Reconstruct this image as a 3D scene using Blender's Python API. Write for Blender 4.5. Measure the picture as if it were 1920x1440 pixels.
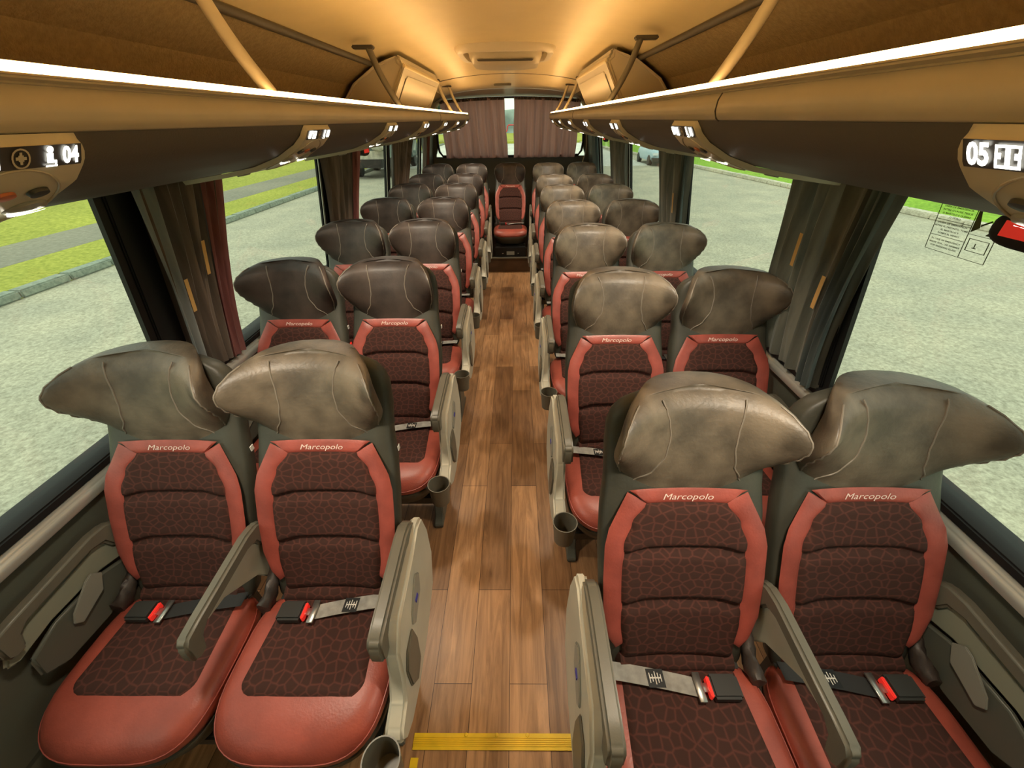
import bpy, bmesh, math, random
from math import sin, cos, pi
from mathutils import Vector, Matrix
random.seed(7)
for o in list(bpy.data.objects): bpy.data.objects.remove(o)
S = bpy.context.scene
C = S.collection
H = 1.68            # eye height above the aisle floor
# ------------------------------------------------------------------ camera
def set_camera():
    cx, f, th, yaw, roll = .0714, 742.5, .5904, -.0144, -.0134
    F = Vector((sin(yaw)*cos(th), cos(yaw)*cos(th), -sin(th)))
    R = F.cross(Vector((0, 0, 1))).normalized(); U = R.cross(F)
    R2 = R*cos(roll)+U*sin(roll); U2 = -R*sin(roll)+U*cos(roll)
    cd = bpy.data.cameras.new('camera'); cd.sensor_width = 36; cd.lens = f/1920*36
    cd.clip_start = .02; cd.clip_end = 500
    co = bpy.data.objects.new('camera', cd); C.objects.link(co)
    M = Matrix.Identity(4)
    for i, v in enumerate((R2, U2, -F)):
        M[0][i], M[1][i], M[2][i] = v
    M[0][3], M[1][3], M[2][3] = cx, 0, H
    co.matrix_world = M; S.camera = co
set_camera()
# ------------------------------------------------------------------ sky, exposure
w = bpy.data.worlds.new('overcast_sky'); S.world = w; w.use_nodes = True
nt = w.node_tree; nt.nodes.clear()
wo = nt.nodes.new('ShaderNodeOutputWorld'); bg = nt.nodes.new('ShaderNodeBackground')
tc = nt.nodes.new('ShaderNodeTexCoord'); sp = nt.nodes.new('ShaderNodeSeparateXYZ'); rp = nt.nodes.new('ShaderNodeValToRGB')
nt.links.new(tc.outputs['Generated'], sp.inputs[0]); nt.links.new(sp.outputs['Z'], rp.inputs[0])
rp.color_ramp.elements[0].position = 0.0; rp.color_ramp.elements[0].color = (1, .98, .90, 1)
rp.color_ramp.elements[1].position = .6; rp.color_ramp.elements[1].color = (.95, .98, .96, 1)
nt.links.new(rp.outputs[0], bg.inputs[0]); bg.inputs[1].default_value = .85
nt.links.new(bg.outputs[0], wo.inputs[0])
sd = bpy.data.lights.new('sun', 'SUN'); sd.energy = .6; sd.angle = .6; sd.color = (1, .97, .9)
so = bpy.data.objects.new('sun', sd); C.objects.link(so); so.rotation_euler = (math.radians(38), math.radians(-12), 0); so.location = (0, -3, 9)
vs = S.view_settings
vs.view_transform = 'Standard'; vs.look = 'None'; vs.gamma = 1; vs.exposure = 0.9; vs.use_curve_mapping = False

# ------------------------------------------------------------------ materials
MT = {}
def mat(name, col, rough=.6, spec=.5, metal=0, var=0, vscale=8, bump=0, bscale=60, emit=0, trans=0, dark=None, sheen=0):
    if name in MT: return MT[name]
    m = bpy.data.materials.new(name); m.use_nodes = True; n = m.node_tree; b = n.nodes['Principled BSDF']
    b.inputs['Roughness'].default_value = rough; b.inputs['Metallic'].default_value = metal
    b.inputs['Specular IOR Level'].default_value = spec
    b.inputs['Base Color'].default_value = (*col, 1)
    if sheen: b.inputs['Sheen Weight'].default_value = sheen
    t = n.nodes.new('ShaderNodeTexCoord')
    if var:
        x = n.nodes.new('ShaderNodeTexNoise'); x.inputs['Scale'].default_value = vscale; x.inputs['Detail'].default_value = 6
        n.links.new(t.outputs['Object'], x.inputs['Vector'])
        r = n.nodes.new('ShaderNodeValToRGB')
        d = dark or tuple(c*(1-var) for c in col)
        r.color_ramp.elements[0].position = .35; r.color_ramp.elements[0].color = (*d, 1)
        r.color_ramp.elements[1].position = .68; r.color_ramp.elements[1].color = (*tuple(min(1, c*(1+var*.6)) for c in col), 1)
        n.links.new(x.outputs['Fac'], r.inputs[0]); n.links.new(r.outputs[0], b.inputs['Base Color'])
    if bump:
        x = n.nodes.new('ShaderNodeTexNoise'); x.inputs['Scale'].default_value = bscale; x.inputs['Detail'].default_value = 4
        n.links.new(t.outputs['Object'], x.inputs['Vector'])
        bp = n.nodes.new('ShaderNodeBump'); bp.inputs['Strength'].default_value = bump; bp.inputs['Distance'].default_value = .004
        n.links.new(x.outputs['Fac'], bp.inputs['Height']); n.links.new(bp.outputs[0], b.inputs['Normal'])
    if emit:
        b.inputs['Emission Color'].default_value = (*col, 1); b.inputs['Emission Strength'].default_value = emit
    if trans:
        tr = n.nodes.new('ShaderNodeBsdfTranslucent'); tr.inputs[0].default_value = (*[min(1, c*1.6) for c in col], 1)
        mx = n.nodes.new('ShaderNodeMixShader'); mx.inputs[0].default_value = trans
        out = n.nodes['Material Output']
        n.links.new(b.outputs[0], mx.inputs[1]); n.links.new(tr.outputs[0], mx.inputs[2]); n.links.new(mx.outputs[0], out.inputs[0])
    MT[name] = m; return m
LEATHER = mat('charcoal leather', (.058, .042, .034), .5, .55, var=.5, vscale=9, bump=.15, bscale=140)
LEATHER_WORN = mat('worn charcoal leather', (.145, .116, .082), .48, .6, var=.5, vscale=11, bump=.25, bscale=120)
SIDE_LEATHER = mat('grey green leather', (.055, .054, .040), .5, .5, var=.3, vscale=6, bump=.15, bscale=100)
RED = mat('red leather', (.35, .075, .055), .42, .5, var=.22, vscale=14, bump=.15, bscale=180)
RED_WORN = mat('red leather faded', (.36, .075, .05), .42, .5, var=.22, vscale=10, bump=.15, bscale=180)
TAUPE = mat('taupe plastic', (.13, .12, .09), .42, .5, var=.12, bump=.06, bscale=300)
CREAM = mat('cream plastic', (.48, .46, .37), .38, .5, var=.1)
GREYP = mat('grey plastic', (.26, .26, .22), .4, .5)
DARKP = mat('dark plastic', (.03, .03, .027), .45, .5)
BLACK = mat('black rubber', (.010, .010, .010), .5, .4)
METAL = mat('brushed metal', (.45, .45, .42), .32, .5, metal=.9)
FASCIA = mat('beige moulded plastic', (.40, .34, .23), .42, .5, var=.06)
COVER = mat('dark textured vinyl', (.075, .068, .055), .55, .45, bump=.12, bscale=260)
PANEL = mat('warm beige plastic', (.50, .45, .33), .42, .5, var=.06)
CEIL = mat('ceiling laminate', (.70, .585, .34), .4, .4, var=.03)
CARPET = mat('brown felt', (.34, .26, .14), .95, .1, var=.14, vscale=60, bump=.6, bscale=160)
HOUSING = mat('cabinet plastic', (.62, .56, .43), .4, .5)
BELT = mat('grey webbing', (.33, .32, .29), .7, .3, var=.25, vscale=40)
BELTD = mat('black webbing', (.03, .03, .03), .7, .3)
SEAM = mat('pale piping', (.20, .17, .135), .5, .5)
WHITE = mat('white print', (.75, .72, .66), .6)
PINK = mat('pink embroidery', (.80, .62, .56), .7)
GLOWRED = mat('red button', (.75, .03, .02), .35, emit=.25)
ORANGE = mat('orange button', (.5, .12, .03), .4)
BLUE = mat('blue label', (.05, .05, .35), .5)
YELLOW = mat('yellow edge strip', (.85, .56, .01), .45, var=.1, vscale=20)
STRAP = mat('orange hook tape', (.62, .38, .13), .8)
ALU = mat('aluminium rail', (.50, .50, .45), .3, metal=.5)
WALLP = mat('dark wall panel', (.085, .09, .07), .5, .45, bump=.15, bscale=120)
SILLP = mat('grey green sill', (.10, .105, .085), .45, .45)
WOODD = mat('dark step riser', (.09, .05, .025), .5, var=.3)

def emission(name, col, st):
    m = bpy.data.materials.new(name); m.use_nodes = True; n = m.node_tree; n.nodes.clear()
    e = n.nodes.new('ShaderNodeEmission'); e.inputs[0].default_value = (*col, 1); e.inputs[1].default_value = st
    o = n.nodes.new('ShaderNodeOutputMaterial'); n.links.new(e.outputs[0], o.inputs[0]); return m
LED = emission('warm led', (1, .56, .20), 19)
NUM = emission('backlit numerals', (1, .95, .82), 3.2)
READ = emission('reading lamp', (1, .93, .75), 9)

def glass_mat():
    m = bpy.data.materials.new('window glass'); m.use_nodes = True; n = m.node_tree; n.nodes.clear()
    t = n.nodes.new('ShaderNodeBsdfTransparent'); t.inputs[0].default_value = (.86, .92, .84, 1)
    g = n.nodes.new('ShaderNodeBsdfGlossy'); g.inputs['Roughness'].default_value = .02
    lw = n.nodes.new('ShaderNodeLayerWeight'); lw.inputs[0].default_value = .5
    pw = n.nodes.new('ShaderNodeMath'); pw.operation = 'POWER'; pw.inputs[1].default_value = 4; n.links.new(lw.outputs['Facing'], pw.inputs[0])
    f = n.nodes.new('ShaderNodeMath'); f.operation = 'MULTIPLY_ADD'; f.inputs[1].default_value = .55; f.inputs[2].default_value = .03; n.links.new(pw.outputs[0], f.inputs[0])
    x = n.nodes.new('ShaderNodeMixShader'); o = n.nodes.new('ShaderNodeOutputMaterial')
    n.links.new(f.outputs[0], x.inputs[0]); n.links.new(t.outputs[0], x.inputs[1]); n.links.new(g.outputs[0], x.inputs[2]); n.links.new(x.outputs[0], o.inputs[0])
    return m
GLASS = glass_mat()

def curtain_mat(name, c1, c2, tr):
    m = mat(name, c1, .85, .15, trans=tr, sheen=.3); n = m.node_tree; b = n.nodes['Principled BSDF']
    t = n.nodes.new('ShaderNodeTexCoord'); mp = n.nodes.new('ShaderNodeMapping'); mp.inputs['Scale'].default_value = (14, 14, .8)
    x = n.nodes.new('ShaderNodeTexNoise'); x.inputs['Scale'].default_value = 1.4; x.inputs['Detail'].default_value = 4
    r = n.nodes.new('ShaderNodeValToRGB'); r.color_ramp.elements[0].position = .38; r.color_ramp.elements[1].position = .62
    r.color_ramp.elements[0].color = (*c1, 1); r.color_ramp.elements[1].color = (*c2, 1)
    n.links.new(t.outputs['Object'], mp.inputs[0]); n.links.new(mp.outputs[0], x.inputs['Vector']); n.links.new(x.outputs['Fac'], r.inputs[0])
    n.links.new(r.outputs[0], b.inputs['Base Color'])
    return m
CURT_REAR = curtain_mat('mauve curtain', (.33, .185, .165), (.50, .31, .28), .35)
CURT_L = curtain_mat('brown curtain', (.075, .055, .042), (.15, .11, .085), .12)
CURT_R = curtain_mat('grey curtain', (.10, .098, .082), (.20, .19, .155), .15)
CURT_LINE = curtain_mat('pink lining', (.20, .07, .065), (.32, .13, .12), .3)

def fabric_mat():
    m = bpy.data.materials.new('honeycomb seat fabric'); m.use_nodes = True; n = m.node_tree; b = n.nodes['Principled BSDF']
    b.inputs['Roughness'].default_value = .9; b.inputs['Specular IOR Level'].default_value = .15
    t = n.nodes.new('ShaderNodeTexCoord'); sep = n.nodes.new('ShaderNodeSeparateXYZ'); n.links.new(t.outputs['Object'], sep.inputs[0])
    ad = n.nodes.new('ShaderNodeMath'); ad.operation = 'ADD'; n.links.new(sep.outputs['Y'], ad.inputs[0]); n.links.new(sep.outputs['Z'], ad.inputs[1])
    cb = n.nodes.new('ShaderNodeCombineXYZ'); n.links.new(sep.outputs['X'], cb.inputs[0]); n.links.new(ad.outputs[0], cb.inputs[1])
    nz = n.nodes.new('ShaderNodeTexNoise'); nz.inputs['Scale'].default_value = 25
    n.links.new(cb.outputs[0], nz.inputs['Vector'])
    mxv = n.nodes.new('ShaderNodeVectorMath'); mxv.operation = 'MULTIPLY_ADD'
    mxv.inputs[1].default_value = (.006, .006, 0)
    n.links.new(nz.outputs['Color'], mxv.inputs[0]); n.links.new(cb.outputs[0], mxv.inputs[2])
    v = n.nodes.new('ShaderNodeTexVoronoi'); v.voronoi_dimensions = '2D'; v.feature = 'DISTANCE_TO_EDGE'; v.inputs['Scale'].default_value = 38; v.inputs['Randomness'].default_value = .8
    n.links.new(mxv.outputs[0], v.inputs['Vector'])
    r = n.nodes.new('ShaderNodeValToRGB')
    r.color_ramp.elements[0].position = .0; r.color_ramp.elements[0].color = (.098, .036, .028, 1)
    r.color_ramp.elements[1].position = .15; r.color_ramp.elements[1].color = (.050, .024, .019, 1)
    n.links.new(v.outputs['Distance'], r.inputs[0]); n.links.new(r.outputs[0], b.inputs['Base Color'])
    bp = n.nodes.new('ShaderNodeBump'); bp.inputs['Strength'].default_value = .3; bp.inputs['Distance'].default_value = .002
    n.links.new(v.outputs['Distance'], bp.inputs['Height']); n.links.new(bp.outputs[0], b.inputs['Normal'])
    return m
FABRIC = fabric_mat()

def floor_mat():
    m = bpy.data.materials.new('wood plank vinyl'); m.use_nodes = True; n = m.node_tree; b = n.nodes['Principled BSDF']
    b.inputs['Roughness'].default_value = .38; b.inputs['Specular IOR Level'].default_value = .45
    t = n.nodes.new('ShaderNodeTexCoord'); sep = n.nodes.new('ShaderNodeSeparateXYZ'); n.links.new(t.outputs['Object'], sep.inputs[0])
    cb = n.nodes.new('ShaderNodeCombineXYZ'); n.links.new(sep.outputs['Y'], cb.inputs[0])
    a = n.nodes.new('ShaderNodeMath'); a.operation = 'ADD'; a.inputs[1].default_value = -.04+.135*20; n.links.new(sep.outputs['X'], a.inputs[0]); n.links.new(a.outputs[0], cb.inputs[1])
    br = n.nodes.new('ShaderNodeTexBrick'); br.inputs['Scale'].default_value = 1; br.inputs['Brick Width'].default_value = .92; br.inputs['Row Height'].default_value = .135
    br.inputs['Mortar Size'].default_value = .0012; br.inputs['Mortar Smooth'].default_value = .3; br.offset = .37; br.offset_frequency = 2; br.squash = 1
    br.inputs['Color1'].default_value = (.46, .255, .12, 1); br.inputs['Color2'].default_value = (.19, .095, .042, 1); br.inputs['Mortar'].default_value = (.05, .02, .008, 1)
    br.inputs['Bias'].default_value = -.1
    n.links.new(cb.outputs[0], br.inputs['Vector'])
    # grain
    mp = n.nodes.new('ShaderNodeMapping'); mp.inputs['Scale'].default_value = (2.2, 26, 1)
    n.links.new(cb.outputs[0], mp.inputs[0])
    nz = n.nodes.new('ShaderNodeTexNoise'); nz.inputs['Scale'].default_value = 1.3; nz.inputs['Detail'].default_value = 8; nz.inputs['Roughness'].default_value = .65; nz.inputs['Distortion'].default_value = 1.2
    n.links.new(mp.outputs[0], nz.inputs['Vector'])
    r = n.nodes.new('ShaderNodeValToRGB'); r.color_ramp.elements[0].position = .3; r.color_ramp.elements[0].color = (.5, .45, .4, 1)
    r.color_ramp.elements[1].position = .7; r.color_ramp.elements[1].color = (1.25, 1.25, 1.25, 1)
    n.links.new(nz.outputs['Fac'], r.inputs[0])
    mx = n.nodes.new('ShaderNodeMix'); mx.data_type = 'RGBA'; mx.blend_type = 'MULTIPLY'; mx.inputs[0].default_value = 1
    n.links.new(br.outputs['Color'], mx.inputs[6]); n.links.new(r.outputs[0], mx.inputs[7]); n.links.new(mx.outputs[2], b.inputs['Base Color'])
    return m
FLOOR = floor_mat()

def ground_mat(name, c1, c2, scale, rough=.9, c3=None):
    m = bpy.data.materials.new(name); m.use_nodes = True; n = m.node_tree; b = n.nodes['Principled BSDF']; b.inputs['Roughness'].default_value = rough; b.inputs['Specular IOR Level'].default_value = .2
    t = n.nodes.new('ShaderNodeTexCoord')
    x = n.nodes.new('ShaderNodeTexNoise'); x.inputs['Scale'].default_value = scale; x.inputs['Detail'].default_value = 8; x.inputs['Roughness'].default_value = .7
    y = n.nodes.new('ShaderNodeTexNoise'); y.inputs['Scale'].default_value = scale*.04; y.inputs['Detail'].default_value = 3
    n.links.new(t.outputs['Object'], x.inputs['Vector']); n.links.new(t.outputs['Object'], y.inputs['Vector'])
    r = n.nodes.new('ShaderNodeValToRGB'); r.color_ramp.elements[0].position = .35; r.color_ramp.elements[1].position = .65
    r.color_ramp.elements[0].color = (*c1, 1); r.color_ramp.elements[1].color = (*c2, 1)
    n.links.new(x.outputs['Fac'], r.inputs[0])
    mx = n.nodes.new('ShaderNodeMix'); mx.data_type = 'RGBA'; mx.blend_type = 'MULTIPLY'; mx.inputs[0].default_value = .5
    r2 = n.nodes.new('ShaderNodeValToRGB'); r2.color_ramp.elements[0].position = .3; r2.color_ramp.elements[1].position = .7
    r2.color_ramp.elements[0].color = (.7, .72, .7, 1); r2.color_ramp.elements[1].color = (1.2, 1.15, 1.05, 1)
    n.links.new(y.outputs['Fac'], r2.inputs[0]); n.links.new(r.outputs[0], mx.inputs[6]); n.links.new(r2.outputs[0], mx.inputs[7])
    n.links.new(mx.outputs[2], b.inputs['Base Color']); return m
ROAD = ground_mat('worn grey asphalt', (.30, .285, .22), (.58, .56, .45), 22)
GRASS = ground_mat('mown grass', (.23, .27, .035), (.50, .51, .10), 9)
GRASSR = ground_mat('green lawn', (.15, .30, .02), (.33, .55, .06), 9)
KERBM = ground_mat('kerb concrete', (.19, .23, .20), (.36, .41, .35), 12)
KERBR = ground_mat('pale kerb concrete', (.42, .40, .32), (.72, .69, .58), 12)
PATHM = ground_mat('path concrete', (.22, .21, .165), (.33, .32, .26), 8)
PALE = ground_mat('overexposed pale ground', (.55, .55, .5), (.75, .75, .7), 5)  # overexposure of the ground behind the coach put into its colour
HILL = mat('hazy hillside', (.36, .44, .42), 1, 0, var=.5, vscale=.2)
FOL = mat('dark foliage', (.035, .055, .035), .9, .1, var=.6, vscale=2)

# ------------------------------------------------------------------ mesh helpers
class MB:
    def __init__(s): s.v = []; s.f = []
    def add(s, v, f):
        k = len(s.v); s.v += [tuple(p) for p in v]; s.f += [tuple(i+k for i in q) for q in f]; return s
    def tl(s, k): return tilt(s, k)
    def box(s, x0, x1, y0, y1, z0, z1):
        v = [(x, y, z) for x in (x0, x1) for y in (y0, y1) for z in (z0, z1)]
        return s.add(v, [(0, 1, 3, 2), (4, 6, 7, 5), (0, 4, 5, 1), (2, 3, 7, 6), (0, 2, 6, 4), (1, 5, 7, 3)])
    def loft(s, rings, closed=True, caps=True):
        n = len(rings[0]); v = [p for r in rings for p in r]; f = []
        for i in range(len(rings)-1):
            for j in range(n if closed else n-1):
                a = i*n+j; b = i*n+(j+1) % n
                f.append((a, b, b+n, a+n))
        if caps and closed:
            f.append(tuple(reversed(range(n)))); f.append(tuple((len(rings)-1)*n+j for j in range(n)))
        return s.add(v, f)
    def grid(s, fn, nu, nv):
        return s.loft([[fn(i/(nu-1), j/(nv-1)) for j in range(nv)] for i in range(nu)], closed=False, caps=False)
    def prism(s, prof, axis, a, b):          # closed 2-D outline pushed along an axis
        def P(t, p):
            if axis == 'x': return (t, p[0], p[1])
            if axis == 'y': return (p[0], t, p[1])
            return (p[0], p[1], t)
        return s.loft([[P(a, p) for p in prof], [P(b, p) for p in prof]])
    def tube(s, pts, r, n=8, flat=1):
        pts = [Vector(p) for p in pts]; rings = []; up = None
        for i, p in enumerate(pts):
            d = (pts[min(i+1, len(pts)-1)]-pts[max(i-1, 0)]).normalized()
            if up is None:
                up = d.cross(Vector((.3, .9, .31))).normalized()
            up = (up-d*up.dot(d)).normalized(); w_ = d.cross(up)
            rr = r[i] if isinstance(r, (list, tuple)) else r
            rings.append([tuple(p+up*cos(2*pi*k/n)*rr+w_*sin(2*pi*k/n)*rr*flat) for k in range(n)])
        return s.loft(rings)
    def lathe(s, prof, c, n=24):
        rings = [[(c[0]+r*cos(2*pi*k/n), c[1]+r*sin(2*pi*k/n), c[2]+z) for k in range(n)] for r, z in prof]
        return s.loft(rings, caps=True)
    def mesh(s, name, m, smooth=True, bevel=0, seg=2, angle=35):
        me = bpy.data.meshes.new(name); me.from_pydata(s.v, [], s.f)
        bm = bmesh.new(); bm.from_mesh(me)
        bmesh.ops.recalc_face_normals(bm, faces=bm.faces)
        if bevel:
            ed = [e for e in bm.edges if len(e.link_faces) == 2 and e.calc_face_angle(0) > math.radians(angle)]
            bmesh.ops.bevel(bm, geom=ed, offset=bevel, segments=seg, affect='EDGES', clamp_overlap=True)
        for f in bm.faces: f.smooth = smooth
        if smooth:
            for e in bm.edges:
                if len(e.link_faces) == 2 and e.calc_face_angle(0) > math.radians(50): e.smooth = False
        bm.to_mesh(me); bm.free(); me.materials.append(m); return me
def link(name, me, parent=None, loc=(0, 0, 0)):
    o = bpy.data.objects.new(name, me); C.objects.link(o); o.location = loc
    if parent is not None: o.parent = parent
    return o
def empty(name, loc, label, cat, group=None):
    o = bpy.data.objects.new(name, None); o.empty_display_size = .1; C.objects.link(o); o.location = loc
    tag(o, label, cat, group); return o
def tag(o, label, cat, group=None):
    o['label'] = label; o['category'] = cat
    if group: o['group'] = group
    return o
def struct(name, me, label=None):
    o = link(name, me); o['kind'] = 'structure'
    if label: o['label'] = label
    return o
def lerp(a, b, t): return a+(b-a)*t
def interp(pts, x):
    if x <= pts[0][0]: return pts[0][1]
    for (a, b), (c, d) in zip(pts, pts[1:]):
        if x <= c:
            t = (x-a)/(c-a); return b+(d-b)*t
    return pts[-1][1]
def sinterp(pts, x):
    if x <= pts[0][0]: return pts[0][1]
    for (a, b), (c, d) in zip(pts, pts[1:]):
        if x <= c:
            t = (x-a)/(c-a); t = t*t*(3-2*t); return b+(d-b)*t
    return pts[-1][1]
def sg(v, p): return math.copysign(abs(v)**p, v)
_tc = {}
def text_shape(txt, size, shear=0, offset=0, sx=1):
    key = (txt, size, shear, offset, sx)
    if key in _tc: return _tc[key]
    cu = bpy.data.curves.new('t', 'FONT'); cu.body = txt; cu.size = size; cu.shear = shear; cu.offset = offset
    cu.align_x = 'CENTER'; cu.align_y = 'CENTER'; cu.resolution_u = 3
    o = bpy.data.objects.new('t', cu); C.objects.link(o)
    dg = bpy.context.evaluated_depsgraph_get(); me = bpy.data.meshes.new_from_object(o.evaluated_get(dg))
    r = ([(v.co.x*sx, v.co.y) for v in me.vertices], [tuple(p.vertices) for p in me.polygons])
    bpy.data.objects.remove(o); bpy.data.curves.remove(cu); bpy.data.meshes.remove(me)
    _tc[key] = r; return r

# ------------------------------------------------------------------ seat geometry (local: band of the backrest at y=0, faces -y, floor z=0)
YC = [(.46, -.20), (.525, -.18), (.65, -.125), (.80, -.058), (.92, 0), (1.0, .014), (1.10, .034), (1.20, .060)]
def yc(z): return interp(YC, z)
def yf(x, z, w=.2):
    return yc(z)-.018*min(1.2, abs(x)/w)**2.2
HY = .046
HR = [(.915, .152, 0, 0), (.945, .160, .0, .004), (.975, .172, .014, .008), (1.005, .184, .036, .010), (1.035, .192, .064, .010), (1.065, .197, .092, .008), (1.09, .198, .112, .004),
      (1.112, .195, .120, .002), (1.132, .187, .112, .0), (1.148, .173, .094, -.004), (1.159, .154, .072, -.010), (1.167, .132, .052, -.018)]
def hr(z):       # half width, wing, centre bulge
    return (sinterp([(a[0], a[1]) for a in HR], z), sinterp([(a[0], a[2]) for a in HR], z), interp([(a[0], a[3]) for a in HR], z))
WS = [1]
def wk(xsign, z):      # widening of the wing that points to the window
    return 1+(.03*max(0, min(1, (z-.95)/.08)) if xsign*WS[0] < 0 else 0)
def head_front(x, z):
    w_, wing, bl = hr(z); kk = wk(x, z); w_ *= kk; wing *= kk**1.6; q = min(1, abs(x)/w_); c = q**(1/.55); s_ = math.sqrt(max(0, 1-c*c))
    return yc(z)-bl+HY-HY*s_**.75-wing*q**2.3
def body_mesh():
    rings = []
    prof = [(.44, .165, .05), (.47, .182, .085), (.53, .190, .10), (.62, .200, .105), (.75, .206, .11), (.85, .204, .11), (.92, .196, .11), (1.0, .196, .105), (1.06, .196, .10), (1.095, .190, .085), (1.12, .174, .072), (1.14, .148, .055), (1.152, .11, .03)]
    for z, w_, th in prof:
        off = 0 if z < .93 else .030
        y0 = yc(z)+off; r = []
        for k in range(36):
            a = 2*pi*k/36; c = sg(cos(a), .5); s_ = sg(sin(a), .65)
            x = w_*c; y = y0+th*.5+th*.5*s_-(.018*abs(c)**2.2 if z < .93 else 0.02*abs(c)**2)
            r.append((x, y, z-(.0 if z < .95 else -.0)))
        rings.append(r)
    return MB().loft(rings).mesh('backrest', SIDE_LEATHER)
def head_mesh(m, s):
    WS[0] = s; rings = []; n = 48; zs = []
    for i in range(len(HR)-1):
        zs += [lerp(HR[i][0], HR[i+1][0], t) for t in (0, .5)]
    zs.append(HR[-1][0])
    for z in zs:
        w_, wing, bl = hr(z); r = []
        top = max(0, (z-1.14)/.03)
        for k in range(n):
            a = 2*pi*k/n; c = sg(cos(a), .55); s_ = sg(sin(a), .75)
            hy = HY*(1-.25*top)
            kk = wk(c, z); r.append((w_*kk*c, yc(z)-bl+HY+hy*s_-wing*(kk**1.6)*abs(c)**2.3, z))
        rings.append(r)
    last = rings[-1]; cxm = sum(p[0] for p in last)/n; cym = sum(p[1] for p in last)/n
    for q, dz in ((.85, .0035), (.6, .006), (.3, .0075), (.08, .008)): rings.append([(cxm+(p[0]-cxm)*q, cym+(p[1]-cym)*q, p[2]+dz) for p in last])
    return MB().loft(rings).mesh('headrest', m)
def seam_mesh(s, which):
    WS[0] = s
    # side s: the curved seam lies on the aisle side, the straight one on the window side
    cz = [(.925, .145), (.95, .125), (.985, .092), (1.03, .070), (1.08, .066), (1.11, .072), (1.14, .082), (1.16, .092)]
    st = [(.925, -.138), (.955, -.118), (1.0, -.094), (1.05, -.084), (1.09, -.084), (1.135, -.088), (1.16, -.092)]
    pts = []
    for i in range(28):
        if which < 2:
            q = (cz, st)[which]; z = lerp(q[0][0], q[-1][0], i/27); x = sinterp(q, z)*s
        else:
            z = lerp(.93, 1.16, i/27); sd_ = s if which == 2 else -s; x = sd_*hr(z)[0]*wk(sd_, z)*.975
        pts.append((x, head_front(x, z)-.0002, z))
    return MB().tube(pts, .0022, 6).mesh('seam', SEAM)
def wi(z): return sinterp([(.525, .140), (.60, .150), (.72, .153), (.80, .151), (.85, .132), (.893, .098)], z)
def wo_(z): return interp([(.53, .160), (.56, .180), (.62, .196), (.72, .2005), (.80, .1995), (.84, .190), (.88, .168), (.925, .143)], z)
def fabric_back():
    cr = [.785, .655]
    def fn(u, v):
        z = lerp(.50, .897, u); w_ = wi(max(z, .525))+.004; x = lerp(-w_, w_, v); e = abs(2*v-1)
        d = 1
        for c in cr:
            cc = c-.012*max(0, (e-.6)/.4); d = min(d, 1-math.exp(-((z-cc)/.011)**2))
        edge = min(1, (1-e)/.10)**.6 * min(1, (.897-z)/.02+.0)**.6 * min(1, (z-.50)/.03)**.5
        return (x, yf(x, z)-.002-.017*d*edge, z)
    return MB().grid(fn, 80, 33).mesh('fabric_panel', FABRIC)
def trim_side(s, m):
    def fn(u, v):
        z = lerp(.53, .92, u); zi = lerp(.545, .893, u)
        a = (wi(zi)-.002, zi); b = (wo_(z), z)
        x = lerp(a[0], b[0], v); zz = lerp(a[1], b[1], v)
        puff = .006*max(0, sin(pi*v))**.6*min(1, u/.04, (1-u)/.03)**.5
        return (s*x, yf(x, zz)-.004*(1-v)-.0005-puff, zz)
    return MB().grid(fn, 40, 11).mesh('side_trim', m)
def band(m):
    def fn(u, v):
        z = lerp(.892, .928, u); w_ = lerp(.098, .143, u); x = lerp(-w_, w_, v)
        return (x, yf(x, z)-.004-.007*max(0, sin(pi*u))**.6*min(1, (1-abs(2*v-1))/.06)**.5, z)
    return MB().grid(fn, 9, 33).mesh('top_band', m)
def band_text():
    vs_, fs = text_shape('Marcopolo', .0205, .28, 0, 1.36)
    mb = MB(); v = []
    for x, y in vs_:
        z = .911+y*.95; v.append((x, yf(x, z)-.0122, z))
    return mb.add(v, fs).mesh('lettering', PINK, smooth=False)
def cush_ring(z, sc, dy=0, front=0):
    r = []; n = 48
    for k in range(n):
        a = 2*pi*k/n; c = sg(cos(a), .55); s_ = sg(sin(a), .5 if sin(a) > 0 else .62)
        x = .2105*c*sc; y = -.365+(.195 if s_ > 0 else .205)*s_*(1-(1-sc)*.9)+dy
        zz = z
        if y < -.42: zz = z-front*((-.42-y)/.15)**2
        r.append((x, y, zz))
    return r
def cushion(m):
    return MB().loft([cush_ring(.385, .93, 0), cush_ring(.40, 1.0, 0, .01), cush_ring(.425, 1.03, -.004, .02), cush_ring(.447, 1.02, -.004, .028), cush_ring(.462, .975, -.002, .028), cush_ring(.470, .90, 0, .026),
                      cush_ring(.473, .78, 0, .022), cush_ring(.472, .5, 0, .01), cush_ring(.470, .2)]).mesh('seat_cushion', m)
def cushion_skirt():
    return MB().loft([cush_ring(.29, .80, .01), cush_ring(.31, .88, .005), cush_ring(.36, .99, 0), cush_ring(.395, 1.035, -.005, .008), cush_ring(.405, 1.03, -.004, .01)]).mesh('seat_skirt', SIDE_LEATHER)
def cushion_fabric():
    def fn(u, v):
        y = lerp(-.215, -.462, u); e = abs(2*v-1)
        w_ = lerp(.150, .166, u); 
        w_ -= .030*max(0, (u-.85)/.15)**2
        x = lerp(-w_, w_, v)
        edge = (min(1, (1-e)/.07)*min(1, (1-u)/.05)*min(1, (u+.02)/.05))
        edge = max(0, edge)**.5
        z = .4715-.010*max(0, (-.42-y)/.15)**2
        return (x, y, z-.003+.0125*edge)
    return MB().grid(fn, 30, 27).mesh('fabric_panel', FABRIC)
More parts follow.
